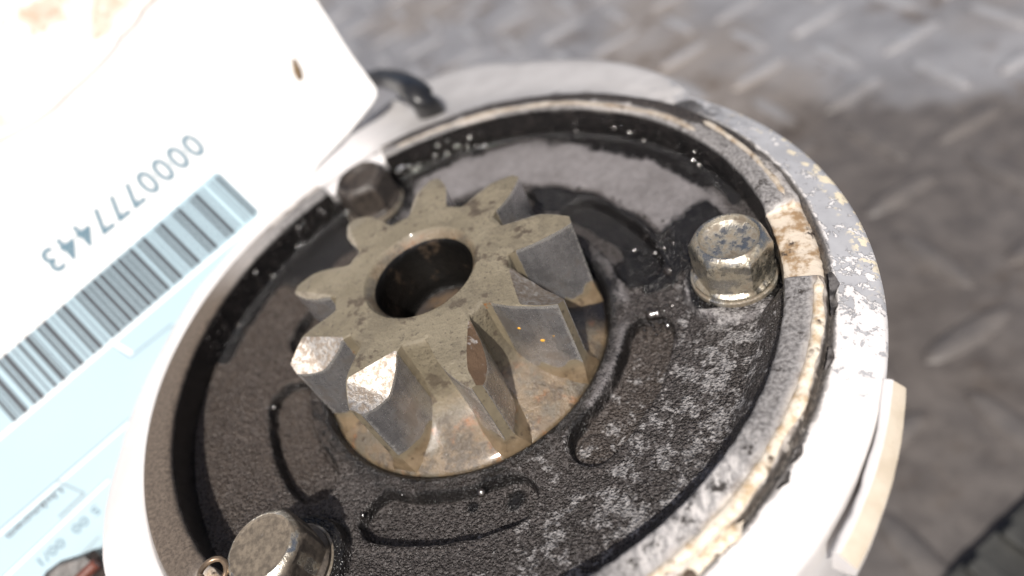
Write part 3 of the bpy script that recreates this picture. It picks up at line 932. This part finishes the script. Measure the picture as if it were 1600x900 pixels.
def build_tooth(ang, ridge, slope, rust, dep_top, rend=12.9, tipr=17.3, tdrop=.2):
    NR, NC = 26, 13
    r_ = np.r_[np.linspace(9.7, 16.6, NR-6), np.linspace(16.75, tipr, 6)]
    w_ = tooth_half(np.where(r_ > 11, 11+(r_-11)*6.3/(tipr-11), r_))
    # the ridge runs from the ccw root corner across to its place at the tip; one column lies on it
    j0 = 6
    t0, t1 = .92*tooth_half(11.0), ridge*float(tooth_half(min(rend, 17.3)))
    rdg = np.clip((t0+(t1-t0)*np.clip((r_-11.0)/(rend-11.0), 0, 1))/w_, -.93, .93)
    rdg = np.where(r_ > rend, ridge, rdg)
    q_ = np.linspace(0, 1, 7)
    ca, sa = math.cos(R_(ang)), math.sin(R_(ang))
    top = np.zeros((NR, NC, 3))
    ramp_r = ss(10.9, 12.2, r_)
    for i in range(NR):
        u = np.r_[-1+(rdg[i]+1)*q_, rdg[i]+(1-rdg[i])*q_[1:]]
        t = u*w_[i]; tr = rdg[i]*w_[i]
        zt = H-.01-np.maximum(0, t-tr)*slope*ramp_r[i]-np.maximum(0, r_[i]-14.8)*tdrop
        zt = np.minimum(zt, H-.01-(np.maximum(0, np.abs(u)-.93)/.07)**1*.10)
        top[i] = np.stack([np.full(NC, r_[i]), t, zt], -1)
    nz_ = vnoise(top.reshape(-1, 3)+ang, 1.3, 6, 3).reshape(NR, NC)
    top[:, j0+1:, 2] -= (np.abs(nz_)*.10)[:, j0+1:]*ss(11.2, 12.5, r_)[:, None]
    # outline (cw root -> tip -> ccw root) carried down as flanks
    out = [(i, 0) for i in range(NR)]+[(NR-1, j) for j in range(1, NC)]+[(i, NC-1) for i in range(NR-2, -1, -1)]
    zs = np.array([0, .02, .05, .25, .4, .55, .66, .74, .8, .85, .9, .95, 1.0])
    zbot = -1.2
    flank = np.zeros((len(out), len(zs), 3)); dep = np.zeros((len(out), len(zs))); edg = np.zeros((len(out), len(zs)))
    for a, (i, j) in enumerate(out):
        p = top[i, j]
        zz = p[2]+(zbot-p[2])*zs
        bulge = 1+.0*zs
        fl_ = np.clip(1-(zz+.2)/2.6, 0, 1)**2
        sgn = np.sign(p[1]) if abs(p[1]) > .25 else p[1]*4
        flank[a, :, 0] = p[0]+.35*fl_*(i > NR-7); flank[a, :, 1] = p[1]+sgn*.95*fl_; flank[a, :, 2] = zz
        edg[a, :2] = 1.0; edg[a, 2] = .35
        if j in (0, NC-1) and i > NR-5: edg[a] = np.maximum(edg[a], (.95, .62, .38, .2)[NR-1-i])
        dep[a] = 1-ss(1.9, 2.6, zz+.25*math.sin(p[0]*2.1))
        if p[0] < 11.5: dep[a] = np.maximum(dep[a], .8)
        if i == NR-1 and 0 < j < NC-1: dep[a] = .75
    def tow(q):
        q = q.reshape(-1, 3)
        return np.stack([q[:, 0]*ca-q[:, 1]*sa, q[:, 0]*sa+q[:, 1]*ca, q[:, 2]], -1)
    v1 = tow(top); v2 = tow(flank)
    f1 = gridfaces(NR, NC); f2 = gridfaces(len(out), len(zs))+len(v1)
    jj = np.arange(len(f1)) % (NC-1)
    fm1 = np.where(jj >= j0, 1, 2)
    ii = np.arange(len(f1))//(NC-1)
    fm1 = np.where(r_[ii] < 11.0, 2, fm1)
    fm = np.r_[fm1, np.zeros(len(f2), int)]
    d1 = np.full(len(v1), dep_top); rst = np.full(len(v1), rust)
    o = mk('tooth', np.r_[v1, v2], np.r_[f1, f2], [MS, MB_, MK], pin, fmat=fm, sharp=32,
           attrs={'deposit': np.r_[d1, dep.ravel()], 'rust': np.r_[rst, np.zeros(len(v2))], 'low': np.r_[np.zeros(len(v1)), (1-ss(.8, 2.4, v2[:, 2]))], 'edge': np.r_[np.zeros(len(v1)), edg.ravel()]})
    return o


#            angle  ridge slope rust deposit
TEETH = [(-145.0, -.93, .62, .15, 0, 14.9, 17.7, .42), (-105.5, -.93, .62, .10, 0, 14.9, 17.9, .34), (-63.0, -.02, .80, 1.0, .0, 16.5, 18.4, .26), (-24.5, -.92, .60, .55, .25, 14.6, 18.2, .22), (13.0, .90, .3, .3, .9, 15, 18.0),
         (53.5, .75, .4, .3, .9, 15, 17.5), (94, .7, .4, .2, .9, 15), (135, .6, .4, .2, .9, 15), (175, .6, .4, .2, .9, 15)]
for tt in TEETH:
    build_tooth(*tt)


# ------------------------------------------------------------------ card with its label
def plane_from(pts):
    q = []
    for (px, py, dep) in pts:
        q.append(CC+CR.T @ (np.array([(px-800)/FPX, (py-450)/FPX, 1.0])*dep))
    q = np.array(q); n = np.cross(q[1]-q[0], q[2]-q[0]); n /= np.linalg.norm(n)
    if n @ (CC-q[0]) < 0: n = -n
    return q[0], n


PO, PN = plane_from([(585, 145, 127.0), (0, 300, 119), (100, 850, 104)])


def atp(px, py, lift=0.0):
    dd = CR.T @ np.array([(px-800)/FPX, (py-450)/FPX, 1.0])
    o = PO+PN*lift
    t = ((o-CC) @ PN)/(dd @ PN)
    return CC+t*dd


bx = atp(80, 405)-atp(300, 225); bx /= np.linalg.norm(bx)          # reading direction
by = np.cross(PN, bx)                                              # up on the label
CARD = empty('label_card', W(atp(300, 520, -.5)), 'white card with pale blue barcode label leaning behind the motor', 'label card')


def slab(name, poly3, thick, mat, parent):
    p = np.asarray(poly3); k = len(p)
    v = np.r_[p, p-PN*thick]
    f = [list(range(k)), list(range(2*k-1, k-1, -1))]+[[i, i+k, (i+1) % k+k, (i+1) % k] for i in range(k)]
    me = mk(name, v, f, mat, parent, smooth=False)
    bm = bmesh.new(); bm.from_mesh(me.data); bmesh.ops.recalc_face_normals(bm, faces=bm.faces); bm.to_mesh(me.data); bm.free()
    return me


card_px = [(440, -70), (468, -33), (493, 0), (520, 42), (548, 86), (575, 122), (586, 137), (588, 148), (580, 162), (545, 205), (500, 252), (462, 300), (440, 345), (400, 420), (330, 560), (270, 760), (250, 960), (-80, 980), (-90, 300), (-90, -80)]
slab('card', [atp(*p) for p in card_px], .45, MPAPER, CARD)
lab_px = [(452, 268), (430, 330), (380, 440), (310, 600), (255, 780), (240, 950), (-75, 965), (-80, 640), (-40, 560), (336, 259), (352, 266)]
lab_px = [(405, 328), (385, 430), (310, 600), (255, 780), (240, 950), (-75, 965), (-82, 632), (335, 268), (345, 270)]
sheet = slab('label_sheet', [atp(*p, .05) for p in lab_px], .045, MLABEL, CARD)

# barcode, Code 128
PAT = {0: '212222', 16: '123122', 17: '123221', 18: '223211', 19: '221132', 20: '221231', 21: '213212', 22: '223112', 23: '312131', 24: '311222', 25: '321122'}
code = '211214'+''.join(PAT[16+int(c)] for c in '0000777443')+PAT[20]+'2331112'


def bar_mesh(name, start, nrm_len, mod, mat, parent, lift=.08):
    V = []; F = []
    x = 0
    for i, ch in enumerate(code):
        wdt = int(ch)
        if i % 2 == 0:
            a = start+bx*(x*mod); b = start+bx*((x+wdt)*mod)
            k = len(V); V += [a, b, b+by*nrm_len, a+by*nrm_len]; F.append([k, k+1, k+2, k+3])
        x += wdt
    return mk(name, np.array(V), F, mat, parent, smooth=False)


s0 = atp(341, 272, .08)
blen = np.linalg.norm(atp(397, 337)-atp(341, 272))
tot = np.linalg.norm(atp(0, 549)-atp(341, 272))
bar_mesh('barcode', s0, blen, tot/130.0, MINK, sheet)


def strip(name, a, b, wpx, mat, lift):
    A = atp(*a, lift); B = atp(*b, lift); t = (B-A)/np.linalg.norm(B-A); n = np.cross(PN, t)*wpx*.11*.5
    return mk(name, np.array([A-n, B-n, B+n, A+n]), [[0, 1, 2, 3]], mat, sheet, smooth=False)


# printed lines and boxes of the label
for a, b, wd, mt in (((445, 307), (-22, 702), 5, MWLINE), ((166, 530), (204, 558), 3, MFAINT), ((204, 558), (270, 506), 3, MFAINT), ((172, 532), (206, 553), 5, MWLINE),
                     ((205, 652), (-40, 862), 2.4, MFAINT), ((207, 656), (-38, 867), 3, MWLINE), ((170, 746), (-30, 934), 2.4, MFAINT), ((170, 750), (-30, 938), 3, MWLINE),
                     ((90, 752), (132, 771), 3, MFAINT), ((132, 771), (92, 808), 4, MFAINT), ((155, 838), (90, 905), 2.4, MFAINT)):
    strip('printed_line', a, b, wd, mt, .07+.012*wd/5)


def text(name, s, at_px, height_px, mat, parent, stretch=1.0, spacing=1.0, bold=0.0):
    cu = bpy.data.curves.new(name, 'FONT'); cu.body = s; cu.size = 1.0; cu.offset = bold; cu.space_character = spacing
    ob = bpy.data.objects.new(name, cu)
    col.objects.link(ob)
    bpy.context.view_layer.update()
    me = bpy.data.meshes.new_from_object(ob)
    bpy.data.objects.remove(ob)
    co = np.array([v.co[:] for v in me.vertices])
    hgt = .7
    k = np.linalg.norm(atp(at_px[0]+height_px, at_px[1])-atp(*at_px))/hgt
    o3 = atp(*at_px, .09)
    w3 = o3+np.outer(co[:, 0]*k*stretch, bx)+np.outer(co[:, 1]*k, by)
    faces = [list(p.vertices) for p in me.polygons]
    return mk(name, w3, faces, mat, parent, smooth=False)


text('serial_number', '0000777443', (297, 206), 44, MINKB, CARD, .80, 1.17, .030)
text('printed_word', 'Unknown', (93, 758), 13, MINK, sheet, 1.35, 1.05, .02)
text('printed_date', '5 00  00/1', (150, 788), 15, MINKB, sheet, 1.2, 1.1, .02)


def lump(name, p, size, mat, seed, label, cat, sub=3, amp=.35, rot=None, world=True):
    bm = bmesh.new(); bmesh.ops.create_icosphere(bm, subdivisions=sub, radius=1.0)
    bv = np.array([v.co[:] for v in bm.verts]); bf = [[v.index for v in f.verts] for f in bm.faces]; bm.free()
    nn = vnoise(bv*2+seed, 1.0, seed, 3)
    bv = bv*(1+amp*nn)[:, None]*np.array(size)
    if rot is not None: bv = bv @ np.array(rot)
    o = mk(name, bv+np.array(p), bf, mat)
    return tag(o, label, cat)


uv = np.array([bx, by, PN])
p_ = atp(464, 109, .25)
dir_ = atp(470, 128)-atp(458, 90); dir_ /= np.linalg.norm(dir_)
lump('dirt_crumb', p_, (2.4, .75, .6), MCRUMB, 5, 'small brown crumb of dirt stuck on the blank white card', 'dirt', rot=[dir_, np.cross(PN, dir_), PN])


# creased brown paper in the top left corner
def build_crumple():
    nu, nv = 70, 60
    V = np.zeros((nu, nv, 3))
    for i, s_ in enumerate(np.linspace(0, 1, nu)):
        for j, t in enumerate(np.linspace(0, 1, nv)):
            e0 = np.array([-120, 330])*(1-s_)+np.array([400, -120])*s_            # ragged lower right edge
            px = e0[0]+t*(-170); py = e0[1]+t*(-230)
            V[i, j] = atp(px, py, .6)
    q = V.reshape(-1, 3)
    rel = np.stack([(q-PO) @ bx, (q-PO) @ by, np.zeros(len(q))], 1)
    n = 1-np.abs(vnoise(rel, 9, 3, 4))*2.4
    n2 = vnoise(rel, 4, 7, 3)
    t = np.tile(np.linspace(0, 1, nv), nu)
    edge = ss(.12, .75, t)
    h = (.06+edge*(1.6*np.clip(n, -1, 1)+.9*n2+1.2))
    q = q+PN*h[:, None]+by*((1-edge)*3.0*vnoise(rel, 14, 9, 3))[:, None]
    o = mk('creased_paper', q, gridfaces(nu, nv), MCRUMP, attrs={'fade': 1-ss(-.05, .14, t+.10*n2)})
    bm = bmesh.new(); bm.from_mesh(o.data)
    if sum((f.normal for f in bm.faces), Vector()).dot(Vector(PN)) < 0: bmesh.ops.reverse_faces(bm, faces=bm.faces)
    bm.to_mesh(o.data); bm.free()
    tag(o, 'creased sunlit brown wrapping paper lying over the corner of the white card', 'paper')


build_crumple()


def tube(name, pts, rad, mat, parent=None, seg=12, sub=8):
    pts = np.array(pts, float); n = len(pts)
    # Catmull-Rom
    P = np.r_[[2*pts[0]-pts[1]], pts, [2*pts[-1]-pts[-2]]]
    out = []
    for i in range(1, n):
        for t in np.linspace(0, 1, sub, endpoint=(i == n-1)):
            a, b, c, d_ = P[i-1], P[i], P[i+1], P[i+2]
            out.append(.5*((2*b)+(-a+c)*t+(2*a-5*b+4*c-d_)*t*t+(-a+3*b-3*c+d_)*t**3))
    c = np.array(out); T = np.gradient(c, axis=0); T /= np.linalg.norm(T, axis=1)[:, None]
    up = np.array([.3, .2, .93]); A = np.cross(T, up); A /= np.linalg.norm(A, axis=1)[:, None]; B = np.cross(T, A)
    ph = np.linspace(0, 2*math.pi, seg, endpoint=False)
    rx, ry = rad if isinstance(rad, tuple) else (rad, rad)
    v = c[:, None, :]+A[:, None, :]*(rx*np.cos(ph))[None, :, None]+B[:, None, :]*(ry*np.sin(ph))[None, :, None]
    v = v.reshape(-1, 3)
    f = gridfaces(len(c), seg, cv=True).tolist()
    f += [list(range(seg))[::-1], list(range((len(c)-1)*seg, len(c)*seg))]
    return mk(name, v, f, mat, parent)


# black cable arching over the ear and under the card corner
def hgt(px, py, z): return back(px, py, z)


cab = tube('black_cable', [hgt(540, 150, -8), hgt(575, 128, -1), hgt(600, 122, 4), hgt(630, 130, 7.5), hgt(652, 146, 8), hgt(666, 162, 6.2), hgt(676, 180, 2.2)], (2.7, 1.8), MBLACK)
tag(cab, 'short black cable arching from the card corner onto the white flange', 'cable')

# curl of wire by the near left bolt
wc = back(336, 893, 7.6)
pts = [wc+np.array([1.15*math.cos(a), 1.15*math.sin(a), .25*a-.2]) for a in np.linspace(-.6, 4.4, 9)]
w_ = tube('wire_curl', pts+[wc+np.array([-.3, -3.5, -.6])], .28, MWIRE, seg=8)
tag(w_, 'small curl of brown wire beside the dirty bolt at the lower edge', 'wire')


# greasy bracket in the lower left corner, in front of the card
def build_bracket():
    px = [(62, 910), (72, 893), (95, 876), (128, 866), (146, 858), (158, 868), (163, 890), (168, 960), (60, 960)]
    q = np.array([atp(*p, 7.0) for p in px])
    k = len(q)
    inn = q.mean(0)+(q-q.mean(0))*.72
    v = np.r_[q-PN*5, q, inn+PN*1.0]
    f = [[i, (i+1) % k, (i+1) % k+k, i+k] for i in range(k)]+[[i+k, (i+1) % k+k, (i+1) % k+2*k, i+2*k] for i in range(k)]+[list(range(2*k, 3*k))]
    root = empty('greasy_bracket', W(q.mean(0)-PN*5), 'dark greasy steel bracket in front of the label at the bottom left corner', 'bracket')
    mk('bracket_body', v, f, MRUSTY, root, sharp=40)
    c = atp(128, 902, 8.3)
    tube('rubber_seal', [c-bx*2.6, c, c+bx*2.6], .8, MORANGE, root, seg=10, sub=5)


build_bracket()


# ribbed dark mat at the lower right
def build_mat():
    A = back(1478, 905, -ZB)[:2]; B = back(1640, 752, -ZB)[:2]
    t = (B-A)/np.linalg.norm(B-A); n = np.array([t[1], -t[0]])
    if n @ np.array([0, -1]) < 0: n = -n
    root = empty('ribbed_mat', W((A[0], A[1], -ZB)), 'dark ribbed rubber mat on the tread plate at the lower right corner', 'mat')
    def box(name, u0, u1, w0, w1, z0, z1):
        V = []
        for z in (z0, z1):
            for (a, b) in ((u0, w0), (u1, w0), (u1, w1), (u0, w1)):
                p = A+t*a+n*b; V.append((p[0], p[1], z))
        F = [[3, 2, 1, 0], [4, 5, 6, 7], [0, 1, 5, 4], [1, 2, 6, 5], [2, 3, 7, 6], [3, 0, 4, 7]]
        o = mk(name, V, F, MGRATE, root, smooth=False)
        bv = o.modifiers.new('bevel', 'BEVEL'); bv.width = .0006; bv.segments = 2
        return o
    box('base', -30, 80, 0, 60, .02-ZB, 2.8-ZB)
    for i in range(10):
        box('rib', -30+i*11, -30+i*11+4.5, 1.5, 59, 2.8-ZB, 5.4-ZB)


build_mat()

# orange flecks on the polished flank
def fleck(px, py, s):
    # nearest point of the tooth flank along the sight line
    dep = bpy.context.evaluated_depsgraph_get()
    dd = CR.T @ np.array([(px-800)/FPX, (py-450)/FPX, 1.0])
    o = W(CC); hit, loc, nor, idx, ob, mw = sc.ray_cast(dep, o, Vector(dd).normalized())
    if not hit: return
    bm = bmesh.new(); bmesh.ops.create_icosphere(bm, subdivisions=2, radius=s*MM)
    me = bpy.data.meshes.new('paint_fleck')
    q = nor.to_track_quat('Z', 'Y').to_matrix().to_4x4()
    bmesh.ops.scale(bm, vec=(1, .8, .35), verts=bm.verts); bmesh.ops.transform(bm, matrix=Matrix.Translation(loc) @ q, verts=bm.verts)
    bm.to_mesh(me); bm.free(); me.materials.append(MYEL)
    o = link('paint_fleck', me, pin)


bpy.context.view_layer.update()
fleck(811, 513, .20); fleck(848, 532, .26); fleck(865, 525, .10)
